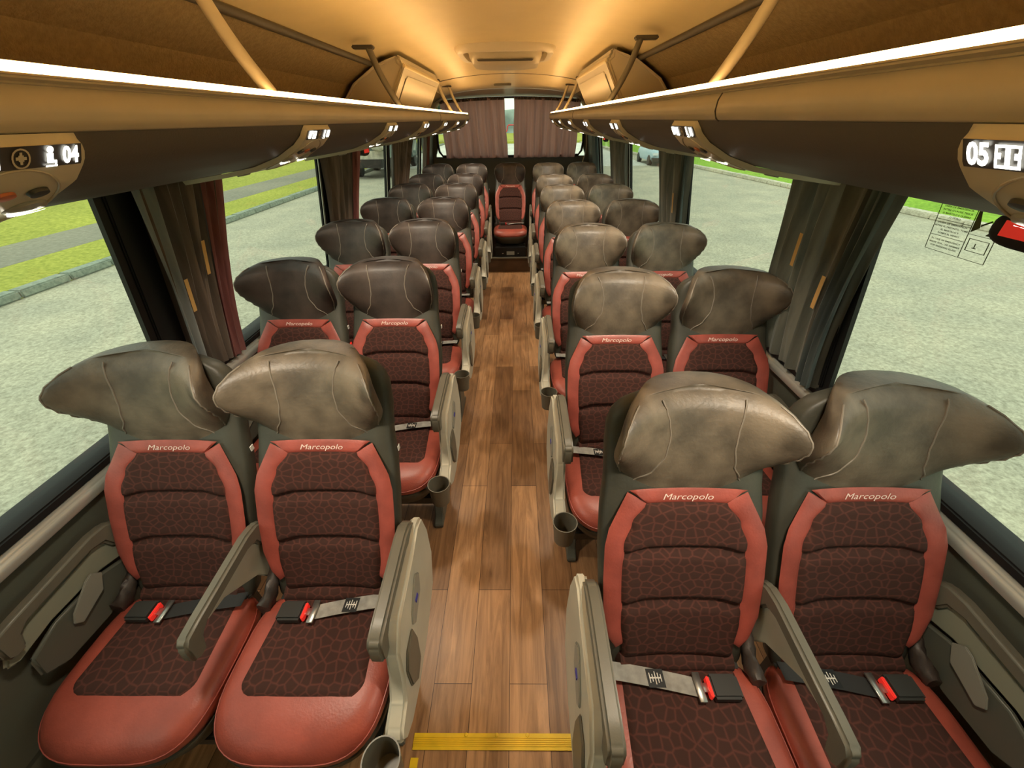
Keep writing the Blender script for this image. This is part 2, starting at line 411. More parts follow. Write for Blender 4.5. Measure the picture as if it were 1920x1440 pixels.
def lumbar_roll():
    def fn(u, v):
        x = lerp(-.163, .163, v); e = abs(2*v-1); a = lerp(-.5, pi*.95, u); k = min(1, (1-e)/.06)**.5
        return (x, -.178-.045*sin(a)*k-.0, .478+.032*k-.034*cos(a)*k if False else .480+.030*cos(a)*k)
    return MB().grid(fn, 16, 21).mesh('seat_fold', FABRIC)
def cushion_seat_seam():
    pts = []
    for p in cush_ring(.447, 1.022, -.004, .028)+[cush_ring(.447, 1.022, -.004, .028)[0]]:
        if p[1] < -.2: pts.append(p)
    # order the points round the front
    pts.sort(key=lambda p: math.atan2(p[0], -(p[1]+.36)))
    return MB().tube(pts, .0016, 6).mesh('seam', RED)
WSIDE = mat('olive grey plastic', (.24, .25, .19), .4, .5)
WSHELL = [(-.07, .675), (-.058, .63), (-.085, .585), (-.13, .572), (-.20, .595), (-.34, .600), (-.43, .585), (-.455, .60), (-.43, .645), (-.36, .66), (-.20, .672), (-.12, .69)]
WPOD = [(-.105, .565), (-.10, .51), (-.15, .47), (-.26, .455), (-.38, .465), (-.43, .50), (-.42, .565), (-.34, .592), (-.20, .588), (-.14, .565)]
PODM = mat('grey pod plastic', (.10, .105, .085), .4, .5)
ARM = [(-.085, .655), (-.095, .69), (-.125, .712), (-.17, .718), (-.38, .704), (-.428, .698), (-.442, .682), (-.446, .63), (-.432, .615), (-.405, .616), (-.392, .655), (-.37, .668), (-.19, .678), (-.155, .668), (-.14, .63), (-.115, .615), (-.09, .622)]
def armrest(x0, x1):
    return MB().prism(ARM, 'x', x0, x1).mesh('armrest', TAUPE, bevel=.007, seg=3, angle=25)
SHELL = [(-.07, .675), (-.055, .60), (-.07, .50), (-.13, .415), (-.26, .375), (-.40, .36), (-.48, .37), (-.525, .395), (-.54, .43), (-.52, .452), (-.47, .465), (-.44, .52), (-.42, .60), (-.36, .655), (-.20, .672), (-.12, .69)]
def tilt(mb, s):
    mb.v = [(x+(s*.06*max(0, .68-z) if abs(x) > .25 else 0), y, z) for x, y, z in mb.v]; return mb
def shell(x0, x1, m, pr=None):
    s = 1 if x0+x1 > 0 else -1; return tilt(MB().prism(pr or SHELL, 'x', x0, x1), s).mesh('side_panel', m, bevel=.008, seg=3, angle=12)
def control(s, x):
    return MB().prism([(-.205, .60), (-.225, .625), (-.245, .62), (-.31, .575), (-.325, .55), (-.31, .53), (-.23, .555)], 'x', x, x+s*.006).tl(s).mesh('control_plate', GREYP, bevel=.002)
def control_label(s, x):
    return MB().box(min(x, x+s*.003), max(x, x+s*.003), -.277, -.255, .572, .582).tl(s).mesh('blue_label', BLUE)
def lever(s, x):
    return MB().prism([(-.335, .555), (-.33, .50), (-.35, .43), (-.40, .41), (-.43, .45), (-.425, .52), (-.39, .555)], 'x', x, x+s*.009).tl(s).mesh('recline_lever', TAUPE, bevel=.004)
def cup(x):
    return MB().lathe([(.022, -.098), (.036, -.095), (.040, -.04), (.044, 0), (.0445, .003), (.0412, .003), (.037, -.04), (.033, -.088), (.001, -.089)], (x, -.578, .468), 28).mesh('cup_holder', TAUPE)
def belt(s, m):
    def fn(u, v):
        x = lerp(-.035, .178, u)*s; y = -.262+.035*u+lerp(-.021, .021, v); z = .489+.012*sin(pi*u)*.4+(.02 if False else 0)+.006*u
        return (x, y, z)
    return MB().grid(fn, 14, 4).mesh('seat_belt', m)
def belt_label(s):
    mb = MB()
    def fn(u, v): return (lerp(.045, .088, u)*s, -.262+.035*.48+lerp(-.0205, .0205, v), .4965+.001*u)
    return mb.grid(fn, 4, 3).mesh('belt_label', BLACK)
def belt_print(s):
    mb = MB()
    for i in range(5):
        x = (.052+.007*i)*s; a = .008+.006*((i*7) % 3)/2
        mb.box(min(x, x+.002*s), max(x, x+.002*s), -.245-a, -.245+a, .4975, .4982)
    mb.box(min(.052*s, .082*s), max(.052*s, .082*s), -.2465, -.2435, .4975, .4982)
    return mb.mesh('label_print', WHITE)
def buckle(s):
    a, b = sorted((-.135*s, -.062*s)); return MB().box(a, b, -.292, -.238, .484, .510).mesh('buckle', DARKP, bevel=.006, seg=2)
def buckle_button(s):
    a, b = sorted((-.064*s, -.056*s)); return MB().box(a, b, -.288, -.244, .487, .508).mesh('release_button', GLOWRED, bevel=.002)
def tongue(s):
    a, b = sorted((-.060*s, -.030*s)); mb = MB(); mb.box(a, b, -.275, -.255, .494, .498)
    a, b = sorted((-.046*s, -.028*s)); mb.box(a, b, -.296, -.232, .493, .499)
    return mb.mesh('buckle_tongue', METAL, bevel=.001, seg=1)
def socket_cover(s):
    # crumpled dark leather cover at the seat joint
    mb = MB(); rings = []
    for i in range(9):
        t = i/8; r = []
        for k in range(14):
            a = 2*pi*k/14
            rr = .027+.006*sin(3*a+i*1.7)
            r.append((-s*(.200-.012*sin(3*t))+rr*cos(a)*.6, lerp(-.13, -.25, t), lerp(.545, .475, t)+rr*sin(a)))
        rings.append(r)
    return mb.loft(rings).mesh('joint_cover', LEATHER)
def seat_base():
    mb = MB(); mb.box(-.19, .19, -.50, -.19, .25, .30); mb.box(-.17, .17, -.22, -.17, .25, .47)
    return mb.mesh('seat_frame', DARKP, bevel=.006)
def leg(s, z0, x):
    mb = MB(); mb.prism([(-.44, z0), (-.44, z0+.02), (-.40, z0+.05), (-.38, .26), (-.24, .26), (-.22, z0+.05), (-.16, z0+.02), (-.16, z0)], 'x', s*x-.02, s*x+.02)
    return mb.mesh('leg', SILLP, bevel=.004)
def tag_patch(s):
    a, b = sorted((s*.2062, s*.2085)); return MB().box(a, b, .012, .026, .868, .884).mesh('fabric_tag', WHITE)
def wall_bracket(s):
    a, b = sorted((-s*.12, -s*.245)); return MB().box(a, b, -.42, -.22, .22, .27).mesh('wall_bracket', SILLP, bevel=.004)
def back_cover():
    # hard shell behind the backrest
    def fn(u, v):
        z = lerp(.50, 1.10, u); w_ = .175; x = lerp(-w_, w_, v); return (x, yc(z)+.112+(.03 if z > .93 else .03*max(0, (z-.85)/.08))*0-.012*abs(2*v-1)**3+.004, z)
    return MB().grid(fn, 14, 9).mesh('back_cover', GREYP)

_mc = {}
def M_(key, fn):
    if key not in _mc: _mc[key] = fn()
    return _mc[key]
def build_seat(x, y, s, place, label, group, zoff=0, worn=True):
    """s: +1 when the aisle lies at +x; place: aisle, window or centre"""
    t = empty('passenger_seat', (x, y, 0), label, 'seat', group)
    P = lambda name, key, fn, par=None: link(name, M_(key, fn), par if par is not None else t, (0, 0, zoff) if par is None else (0, 0, 0))
    b = P('backrest', 'body', body_mesh)
    if s > 0: P('fabric_tag', ('tag', s), lambda: tag_patch(s), b)
    h = P('headrest', ('head', worn, s if place != 'centre' else 0), lambda: head_mesh(LEATHER_WORN if worn else LEATHER, s if place != 'centre' else 0))
    [P('seam', ('seam', s, q), lambda: seam_mesh(s, q), h) for q in range(4)]
    P('fabric_panel', 'fb', fabric_back)
    P('side_trim', ('ts', 1), lambda: trim_side(1, RED)); P('side_trim', ('ts', -1), lambda: trim_side(-1, RED))
    bd = P('top_band', 'band', lambda: band(RED)); P('lettering', 'txt', band_text, bd)
    c = P('seat_cushion', 'cush', lambda: cushion(RED_WORN)); P('fabric_panel', 'cf', cushion_fabric, c); P('seam', 'cseam', cushion_seat_seam, c)
    P('seat_fold', 'lum', lumbar_roll)
    P('seat_skirt', 'skirt', cushion_skirt); P('seat_frame', 'base', seat_base)
    dark = place == 'window'
    bt = P('seat_belt', ('belt', s, dark), lambda: belt(s, BELTD if dark else BELT))
    l_ = P('belt_label', ('bl', s), lambda: belt_label(s), bt); P('buckle_tongue', ('tg', s), lambda: tongue(s), bt)
    P('label_print', ('bp', s), lambda: belt_print(s), bt)
    bk = P('buckle', ('bk', s), lambda: buckle(s)); P('release_button', ('bb', s), lambda: buckle_button(s), bk)
    P('joint_cover', ('jc', s), lambda: socket_cover(s))
    if place == 'aisle':
        a0, a1 = sorted((s*.211, s*(.236 if zoff else .247))); P('armrest', ('arm', s, zoff), lambda: armrest(a0, a1))
        sp_ = P('side_panel', ('shell', s), lambda: shell(*sorted((s*.232, s*.264)), CREAM)) if not zoff else P('side_panel', ('shell7', s), lambda: shell(*sorted((s*.218, s*.236)), CREAM))
        if not zoff: P('control_plate', ('ctl', s), lambda: control(s, s*.263), sp_)
        if not zoff: P('blue_label', ('cl', s), lambda: control_label(s, s*.2685), sp_)
        if not zoff: P('recline_lever', ('lev', s), lambda: lever(s, s*.262), sp_)
        (None if zoff else P('cup_holder', ('cup', s), lambda: cup(s*.243)))
        m0, m1 = sorted((-s*.228, -s*.199)); P('armrest', ('marm', s), lambda: armrest(m0, m1))
        P('armrest_support', ('sup', s), lambda: MB().prism([(-.12, .66), (-.10, .56), (-.16, .50), (-.19, .56), (-.30, .64), (-.36, .65), (-.36, .668), (-.20, .675)], 'x', *sorted((-s*.224, -s*.214))).mesh('armrest_support', CREAM, bevel=.003))
        P('leg', ('leg', s, zoff), lambda: leg(s, 0 if not zoff else .155, .17))
    elif place == 'window':
        m0, m1 = sorted((-s*.234, -s*.206)); P('armrest', ('warm', s), lambda: armrest(m0, m1))
        sp_ = P('side_panel', ('wshell', s), lambda: shell(*sorted((-s*.222, -s*.236)), WSIDE, WSHELL))
        P('side_pod', ('wpod', s), lambda: shell(*sorted((-s*.222, -s*.236)), PODM, WPOD))
        P('control_plate', ('wctl', s), lambda: control(s, -s*.216), sp_)
        P('wall_bracket', ('wb', s), lambda: wall_bracket(s))
    else:
        P('leg', ('legc', 1), lambda: leg(1, .155, .14)); P('leg', ('legc', -1), lambda: leg(-1, .155, .14))
    return t

A1, A2, PITCH, YL, YR = .486, .924, .82, .848, .667
ordn = ['first', 'second', 'third', 'fourth', 'fifth', 'sixth', 'last']
for side, y0 in ((1, YL), (-1, YR)):
    sn = 'left' if side == 1 else 'right'
    for k in range(7):
        z = .03 if k == 6 else 0
        y = y0+k*PITCH if side == 1 else (y0+k*PITCH if k < 6 else YL+6*PITCH)
        rown = '%s row from the front' % ordn[k] if k < 6 else 'last row at the back'
        lab = {0: 'large nearest', 6: 'distant'}.get(k, '')
        base = 'dark seat with red trim'
        if k == 0: base = 'large worn seat'
        build_seat(-side*A1, y, side, 'aisle', '%s, left pair, beside the aisle, %s' % (base, rown) if side == 1 else '%s, right pair, beside the aisle, %s' % (base, rown), 'aisle seats along the %s side' % sn, z, worn=(side == -1 or k < 1))
        build_seat(-side*A2, y, side, 'window', '%s, left pair, beside the window, %s' % (base, rown) if side == 1 else '%s, right pair, beside the window, %s' % (base, rown), 'window seats along the %s side' % sn, z, worn=(side == -1 or k < 1))
build_seat(0, YL+6*PITCH+.03, 1, 'centre', 'single dark seat facing down the aisle, middle of the rear row above the step', None, .03, worn=False)

# ------------------------------------------------------------------ floor and step
struct('floor', MB().box(-1.22, 1.22, -1.6, 6.6, -.04, 0).mesh('floor', FLOOR))
struct('floor_step', MB().box(-1.18, 1.18, 5.17, 6.55, .002, .18).mesh('step', WOODD, bevel=.004), 'raised dark step under the rear row of seats')
st = struct('trim_6', MB().box(-.27, .27, 5.155, 5.20, .172, .188).mesh('nosing', TAUPE, bevel=.003))
gb = empty('equipment_box', (0, 5.225, .183), 'low black box with a small grey plate, under the middle rear seat', 'box')
link('housing', MB().box(-.20, .20, -.03, .03, 0, .125).mesh('housing', BLACK, bevel=.006), gb)
link('grey_plate', MB().box(-.05, .05, -.036, -.03, .03, .075).mesh('plate', GREYP), gb)
for sx in (-.1, .1): link('round_knob', MB().lathe([(.001, 0), (.008, .001), (.009, .01), (.001, .012)], (sx, -.036, .045), 10).mesh('knob', METAL), gb)
# yellow edge strip at the top of the entrance step
ys = empty('edge_strip', (0, .3, .001), 'yellow ribbed edge strip screwed across the aisle floor', 'edge strip')
def ribbed():
    mb = MB(); mb.box(-.270, .256, -.021, .021, 0, .004)
    for i in range(5): y = -.012+i*.0052; mb.box(-.268, .254, y, y+.0024, .004, .0062)
    return mb
Ystrip = .42
ys.location.y = Ystrip
link('tread', ribbed().mesh('tread', YELLOW), ys)
for x in (-.1, .1, .0): link('screw', MB().lathe([(.001, .0062), (.006, .0065), (.005, .008), (.001, .0085)], (x, .016, 0), 10).mesh('screw', YELLOW), ys)
es = tag(link('edge_strip', MB().box(-.012, .012, -.25, .25, 0, .004).mesh('strip', YELLOW), None, (-.258, Ystrip-.29, .001)), 'short yellow edge strip running lengthwise at the left end of the ribbed one', 'edge strip')

# ------------------------------------------------------------------ shell of the coach
Y0, Y1 = -1.5, 6.5
def wx(z): return 1.175-.154*(z-.84)
PIL = [-.25, 1.22, 2.68, 4.14, 5.62]
for s, sn in ((-1, 'left'), (1, 'right')):
    mb = MB()
    # lower wall with its mouldings
    prof = [(1.19, 0), (1.19, .30), (1.185, .32), (1.185, .76), (1.19, .80), (1.26, .80), (1.26, 0)]
    mb.prism([(s*a, b) for a, b in prof], 'y', Y0, Y1)
    struct('wall_'+sn, mb.mesh('wall', WALLP, smooth=False))
    struct('trim_%d' % (1 if s < 0 else 2), MB().prism([(s*1.155, .775), (s*1.150, .795), (s*1.155, .812), (s*1.172, .822), (s*1.20, .822), (s*1.20, .77)], 'y', Y0, Y1).mesh('sill_rail', ALU, bevel=.006, seg=3), 'shiny sill rail along the %s windows' % sn)
    struct('trim_%d' % (3 if s < 0 else 4), MB().prism([(s*1.165, .823), (s*1.165, .848), (s*1.19, .862), (s*1.235, .862), (s*1.235, .823)], 'y', Y0, Y1).mesh('gasket', BLACK, bevel=.004), 'black window gasket along the %s side' % sn)
    # heating duct along the foot of the wall
    struct('baseboard_'+sn, MB().prism([(s*1.185, .0), (s*1.10, .0), (s*1.09, .02), (s*1.09, .12), (s*1.12, .17), (s*1.185, .18)], 'y', Y0, Y1).mesh('duct', SILLP, bevel=.006))
    # moulded armrest ledge above the heater duct
    # upper wall: window head, side felt and roof edge
    mb = MB(); up = [(1.075, 1.535), (1.075, 1.60), (1.05, 1.72), (.94, 1.86), (.77, 1.965), (.80, 2.0), (1.0, 1.93), (1.16, 1.74), (1.16, 1.535)]
    mb.prism([(s*a, b) for a, b in up], 'y', Y0, Y1)
    struct('wall_%s_upper' % sn, mb.mesh('felt', CARPET, smooth=False), 'brown felt lining behind the %s luggage rack' % sn)
    struct('trim_%d' % (7 if s < 0 else 8), MB().tube([(s*.775, Y0+.1, 1.955), (s*.775, 2.95, 1.955)], .014, 8).mesh('bead', COVER), 'dark bead between ceiling and felt, %s side' % sn)
    # windows
    for i in range(len(PIL)):
        a = PIL[i]+(.035 if i else 0); b = PIL[i+1]-.035 if i+1 < len(PIL) else 6.3
        if i == 0: a = -1.45
        n_ = (i+1)+(0 if s < 0 else 5)
        if i == 4: a, b = PIL[4]+.03, 6.05
        wdw = struct('window_%d' % n_, MB().prism([(s*(wx(z)+dx), z) for z, dx in ((.855, .020), (1.56, .020), (1.56, .026), (.855, .026))], 'y', a, b).mesh('pane', GLASS, smooth=False))
        mb = MB()
        for yy, wd in ((a, .022), (b, .022)):
            y_0, y_1 = (yy-.004, yy+wd) if yy == a else (yy-wd, yy+.004)
            mb.prism([(s*(wx(z)+dx), z) for z, dx in ((.855, .004), (1.56, .004), (1.56, .019), (.855, .019))], 'y', y_0, y_1)
        link('window_frame', mb.mesh('frame', BLACK, smooth=False), wdw)
        if i in (1, 2, 3):   # slim rail of the sliding vent pane, part of the glazing
            ym = b-.0-.10
            link('frame_rail', MB().prism([(s*(wx(z)+dx), z) for z, dx in ((.86, .0), (1.55, .0), (1.55, .012), (.86, .012))], 'y', b-.022, b-.004).mesh('rail', ALU, smooth=False), wdw)
    for i, yp in enumerate(PIL[1:]):
        struct('trim_%d' % (10+i+(0 if s < 0 else 5)), MB().prism([(s*(wx(z)+dx), z) for z, dx in ((.86, -.004), (1.55, -.004), (1.55, .035), (.86, .035))], 'y', yp-.03, yp+(.10 if i == 0 else .045)).mesh('pillar', BLACK, bevel=.004), 'dark window pillar')
    # rear corner panel
    struct('trim_%d' % (20 if s < 0 else 21), MB().prism([(s*(wx(z)+dx), z) for z, dx in ((.86, -.015), (1.56, -.015), (1.56, .05), (.86, .05))], 'y', 6.06, 6.5).mesh('corner', SILLP, bevel=.004), 'grey corner panel behind the %s windows' % sn)
# ceiling: shallow arch, its rear end dips to the header
def ceil_fn(u, v):
    y = lerp(Y0, 6.02, u); x = lerp(-.80, .80, v); k = 1-(x/.80)**2
    drop = .022*max(0, min(1, (y-3.9)/.85))+.050*max(0, (y-4.78)/1.22)
    return (x, y, 1.962+.10*k**.8-drop*(.6+.4*k))
mb = MB().grid(ceil_fn, 70, 25); mb2 = MB().grid(lambda u, v: tuple(Vector(ceil_fn(u, v))+Vector((0, 0, .03))), 70, 25)
n0 = len(mb.v); mb.add(mb2.v, mb2.f)
struct('ceiling', mb.mesh('ceiling', CEIL))
# thin seam across the ceiling where the rear section starts
struct('trim_22', MB().tube([(lerp(-.78, .78, i/12), 4.78, ceil_fn((4.78-Y0)/(6.02-Y0), i/12)[2]-.0005) for i in range(13)], .003, 6).mesh('joint', TAUPE), 'dark joint line across the ceiling')
# dark ceiling slot, no lamp, drawn as a solid brown block
tag(link('ceiling_slot', MB().prism([(-.17, 5.55), (-.15, 5.52), (.01, 5.52), (.03, 5.55), (.01, 5.58), (-.15, 5.58)], 'z', 1.988, 2.03).mesh('slot', TAUPE, bevel=.004), None), 'small brown oblong fitting in the rear ceiling above the curtains', 'ceiling fitting')

# rear wall: lower part, arched header, window
RW = 6.45
mb = MB()
mb.box(-1.22, 1.22, RW, RW+.06, 0, 1.235)
struct('wall_rear', mb.mesh('rear', SILLP, smooth=False), 'grey rear bulkhead below the back window')
mb = MB(); N = 24
def arch(x): return 1.885+.045*(1-(x/1.0)**2)
top = [(lerp(-1.16, 1.16, i/N), arch(lerp(-1.16, 1.16, i/N))) for i in range(N+1)]
mb.prism(top+[(1.16, 2.1), (-1.16, 2.1)], 'y', RW-.02, RW+.06)
def hd(u, v):
    x = lerp(-1.12, 1.12, v); xc = max(-.79, min(.79, x)); zc = ceil_fn(1, (xc+.80)/1.60)[2]-.002-.5*max(0, abs(x)-.79)
    return (x, lerp(6.0, RW-.02, u), lerp(zc, arch(x)+.004, u**.8))
mb.grid(hd, 8, 30)
struct('wall_rear_header', mb.mesh('header', FASCIA, smooth=False), 'dark arched header over the back window')
for s in (-1, 1):
    mb = MB(); mb.prism([(s*1.02, 1.33), (s*1.05, 1.26), (s*1.05, 1.23), (s*1.24, 1.23), (s*1.24, 1.9), (s*.98, 1.9), (s*.995, 1.6)], 'y', RW-.005, RW+.055)
    struct('trim_%d' % (23 if s < 0 else 24), mb.mesh('jamb', SILLP, smooth=False), 'jamb beside the back window')
rwin = struct('window_11', MB().box(-1.06, 1.06, RW+.03, RW+.036, 1.23, 1.93).mesh('pane', GLASS, smooth=False))
link('window_frame', MB().tube([(-.985, RW-.008, 1.86), (-1.01, RW-.008, 1.4), (-.995, RW-.008, 1.30), (-.95, RW-.008, 1.245), (0, RW-.008, 1.24), (.95, RW-.008, 1.245), (.995, RW-.008, 1.30), (1.01, RW-.008, 1.4), (.985, RW-.008, 1.86)], .016, 8).mesh('gasket', BLACK), rwin)
# curtain rail
rl = tag(link('curtain_rail', MB().tube([(lerp(-1.0, 1.0, i/20), RW-.06, 1.868+.045*(1-(lerp(-1, 1, i/20))**2)) for i in range(21)], .012, 8).mesh('rail', BLACK)), 'thin black curved rail holding the rear curtains', 'curtain rail')

def rear_curtain(x0, x1, xb0, xb1, label, seed):
    random.seed(seed); ph = [random.uniform(0, 6) for _ in range(4)]
    def fn(u, v):
        z = lerp(arch(lerp(x0, x1, v))-.012, 1.225, u)
        x = lerp(lerp(x0, x1, v), lerp(xb0, xb1, v), u**1.2)
        am = .012+.012*u
        y = RW-.065+am*(sin(v*46+ph[0])+.6*sin(v*27+ph[1]+u*1.5)+.3*sin(v*101+ph[2]))*(.35 if u < .03 else 1)
        return (x+.004*sin(u*9+v*20), y, z)
    t = empty('rear_curtain', ((x0+x1)/2, RW-.065, 1.22), label, 'curtain', 'curtains over the back window')
    o = link('cloth', MB().grid(fn, 26, 150).mesh('cloth', CURT_REAR), t); o.matrix_parent_inverse = Matrix.Translation(-t.location)
    def hb(u, v):
        x = lerp(x0, x1, v); z = arch(x)-.008-.035*u
        return (x, RW-.075+.006*sin(v*170), z)
    o = link('header_tape', MB().grid(hb, 4, 150).mesh('header_tape', CURT_L), t); o.matrix_parent_inverse = Matrix.Translation(-t.location)
    return t
rear_curtain(-.93, -.075, -.90, -.03, 'mauve pleated curtain on the left half of the back window', 3)
rear_curtain(.055, .93, .045, .90, 'mauve pleated curtain on the right half of the back window', 5)

# ------------------------------------------------------------------ side curtains
def side_curtain(s, yt0, yt1, yb0, yb1, label, group, seed, m, folds=9, lining=None, straps=True, near=0):
    random.seed(seed); ph = [random.uniform(0, 6) for _ in range(4)]
    zt, zb = 1.533, .845
    def base(u, v):
        z = lerp(zt, zb, u)
        uu = sin(min(1, u*1.08)*pi/2)**1.1
        y = lerp(lerp(yt0, yt1, v), lerp(yb0, yb1, v), uu)
        x = wx(z)-.014
        return x, y, z
    def fn(u, v):
        x, y, z = base(u, v); am = .013+.003*sin(u*3+1)
        x += -am*(sin(v*2*pi*folds+ph[0]+.5*sin(u*2))+.45*sin(v*2*pi*folds*1.7+ph[1]+u))-.006*sin(v*23+u*5)
        return (s*(x-.006), y+.004*sin(v*40+u*3), z)
    t = empty('side_curtain', (s*1.12, (yb0+yb1)/2, zb), label, 'curtain', group)
    inv = Matrix.Translation(-t.location)
    o = link('cloth', MB().grid(fn, 40, 110).mesh('cloth', m), t); o.matrix_parent_inverse = inv
    if lining:
        def fl(u, v):
            vv = lerp(lining[0], lining[1], v); x, y, z = base(u, vv)
            return (s*(x-.024-.010*sin(v*2*pi*2.2+u*2)-.004*sin(v*30)), y, z)
        o = link('pink_edge' if s < 0 else 'grey_edge', MB().grid(fl, 40, 30).mesh('edge', CURT_LINE if s < 0 else SILLC), t); o.matrix_parent_inverse = inv
    if near:
        def fl2(u, v):
            vv = lerp(-.06, near, v); x, y, z = base(u, vv)
            return (s*(x-.030-.012*sin(v*2*pi*1.6+u*2)), y, z)
        o = link('lining_edge', MB().grid(fl2, 40, 24).mesh('lining', LININGP), t); o.matrix_parent_inverse = inv
    if straps:
        for v0, u0 in straps:
            def ft(u, v):
                x, y, z = base(lerp(u0-.085, u0+.085, u), v0); return (s*(x-.036+.0), y+lerp(-.009, .009, v), z)
            o = link('hook_tape', MB().grid(ft, 6, 3).mesh('tape', STRAP), t); o.matrix_parent_inverse = inv
    return t
LININGP = curtain_mat('pale lining', (.16, .18, .19), (.36, .40, .40), .3)
SILLC = curtain_mat('blue grey lining', (.07, .09, .09), (.14, .17, .165), .2)
gl, gr_ = 'curtains tied back along the left windows', 'curtains tied back along the right windows'
side_curtain(-1, 1.26, 1.66, 1.28, 1.54, 'dark brown curtain with pink edge, gathered behind the nearest left window seat', gl, 1, CURT_L, 7, (.70, 1.0), ((.16, .52), (.55, .38)), near=.16)
side_curtain(-1, 2.62, 3.26, 2.66, 3.10, 'brown and pink curtain hanging on the second left pillar, mid coach', gl, 2, CURT_L, 7, (.75, 1.0), ())
side_curtain(-1, 4.16, 5.05, 4.20, 4.75, 'brown curtain on the third left pillar, beyond the red hammer box', gl, 3, CURT_L, 8, None, ())
side_curtain(-1, 5.75, 6.1, 5.78, 6.0, 'narrow mauve curtain at the last left window next to the rear corner panel', gl, 4, CURT_L, 4, (.3, .8), ())
side_curtain(1, 1.10, 1.56, 1.20, 1.62, 'dark grey-green curtain behind the nearest right window seat, with two orange tapes', gr_, 5, CURT_R, 7, (.0, .16), ((.62, .36), (.22, .50)))
side_curtain(1, 2.56, 3.14, 2.60, 3.10, 'grey curtain hanging on the second right pillar, one orange tape low down', gr_, 6, CURT_R, 8, (.0, .14), ((.28, .45),))
side_curtain(1, 4.06, 4.80, 4.10, 4.75, 'grey curtain on the third right pillar, left of the blue car outside', gr_, 7, CURT_R, 9, None, ())
side_curtain(1, 5.66, 6.02, 5.68, 5.98, 'narrow grey-blue curtain at the last right window near the back', gr_, 8, SILLC, 4, None, ())

# ------------------------------------------------------------------ luggage racks
RY0, RY1 = -1.4, 5.72
FAS = [(.512, .060), (.500, .046), (.474, .0445), (.473, .040), (.486, .036), (.479, .022), (.478, .004), (.483, -.008), (.490, -.013), (.54, -.013), (.54, .050)]
UND = [(.489, -.012), (.502, -.035), (.525, -.055), (.58, -.083), (.66, -.108), (.76, -.125), (.88, -.142), (1.0, -.158), (1.085, -.165)]
FAS = [(a, b+.004) for a, b in FAS]; UND = [(a, b+.004) for a, b in UND]
def und(t):      # point and outward normal on the underside, t in 0..1 by length
    L = [0]
    for a, b in zip(UND, UND[1:]): L.append(L[-1]+math.hypot(b[0]-a[0], b[1]-a[1]))
    d = t*L[-1]
    for i in range(len(UND)-1):
        if d <= L[i+1] or i == len(UND)-2:
            k = (d-L[i])/(L[i+1]-L[i]); a, b = UND[i], UND[i+1]
            x, z = lerp(a[0], b[0], k), lerp(a[1], b[1], k)
            # smoothed tangent
            def tan(j):
                j = max(0, min(len(UND)-2, j)); a_, b_ = UND[j], UND[j+1]; l_ = math.hypot(b_[0]-a_[0], b_[1]-a_[1]); return ((b_[0]-a_[0])/l_, (b_[1]-a_[1])/l_)
            t0, t1 = tan(i-1 if k < .5 else i), tan(i if k < .5 else i+1); kk = k+.5 if k < .5 else k-.5
            tx, tz = lerp(t0[0], t1[0], kk), lerp(t0[1], t1[1], kk); l_ = math.hypot(tx, tz)
            return x, z, tz/l_, -tx/l_
    return
UL = sum(math.hypot(b[0]-a[0], b[1]-a[1]) for a, b in zip(UND, UND[1:]))
def strut_pts(s, y):
    return [(s*lerp(.507, .625, t)+s*.012*sin(pi*t), y, H+lerp(.050, .285, t)) for t in [i/10 for i in range(11)]]
for s, sn, yj in ((-1, 'left', 3.52), (1, 'right', .98)):
    t = empty('luggage_rack', (s*.6, 2.2, H-.165), 'long beige luggage rack with a glowing light strip along the %s side' % sn, 'luggage rack', 'luggage racks')
    inv = Matrix.Translation(-t.location)
    def A(name, mesh, par=None):
        o = link(name, mesh, par or t)
        if par is None: o.matrix_parent_inverse = inv
        return o
    fa = A('fascia', MB().prism([(s*a, H+b) for a, b in FAS], 'y', RY0, RY1).mesh('fascia', FASCIA, bevel=.0025, seg=2, angle=15))
    js = (yj, 3.4) if s > 0 else (yj, 1.0-2)
    for q in js:
        A('joint', MB().tube([(s*(a-.0006), q, H+b) for a, b in FAS[4:9]], .0016, 6).mesh('joint', COVER), fa)
    def cf(u, v):
        x, z, nx, nz = und(v); return (s*x, lerp(RY0, RY1, u), H+z)
    mb = MB().grid(cf, 2, 40)
    A('underside_cover', mb.mesh('cover', COVER))
    A('shelf', MB().prism([(s*a, H+b) for a, b in ((.512, .045), (.56, -.004), (.70, -.060), (1.07, -.080), (1.07, -.09), (.70, -.072), (.55, -.02), (.53, .0))], 'y', RY0, RY1).mesh('shelf', CARPET))
    A('end_cap', MB().prism([(s*a, H+b) for a, b in ((.512, .058), (.480, .022), (.479, .0), (.491, -.014), *UND[1:], (1.08, -.07), (.70, -.055), (.56, 0))], 'y', RY1-.002, RY1+.012).mesh('cap', COVER, bevel=.003))
    A('light_strip', MB().prism([(s*a, H+b) for a, b in ((.508, .062), (.4965, .060), (.4925, .052), (.495, .042), (.508, .046))], 'y', RY0, RY1-.01).mesh('strip', LED))
    for y in ((-.1, 1.17, 2.45, 4.42, 5.2) if s < 0 else (-.1, 1.10, 2.30, 4.35, 5.2)):
        pp = strut_pts(s, y)
        st_ = A('strut', MB().tube(pp, .0135, 10, flat=1.3).mesh('strut', PANEL if y < 2 or y > 3 else TAUPE))
        A('bracket', MB().box(*sorted((s*.60, s*.70)), y-.02, y+.02, H+.282, H+.297).mesh('bracket', COVER, bevel=.004), st_).matrix_parent_inverse = Matrix.Identity(4)

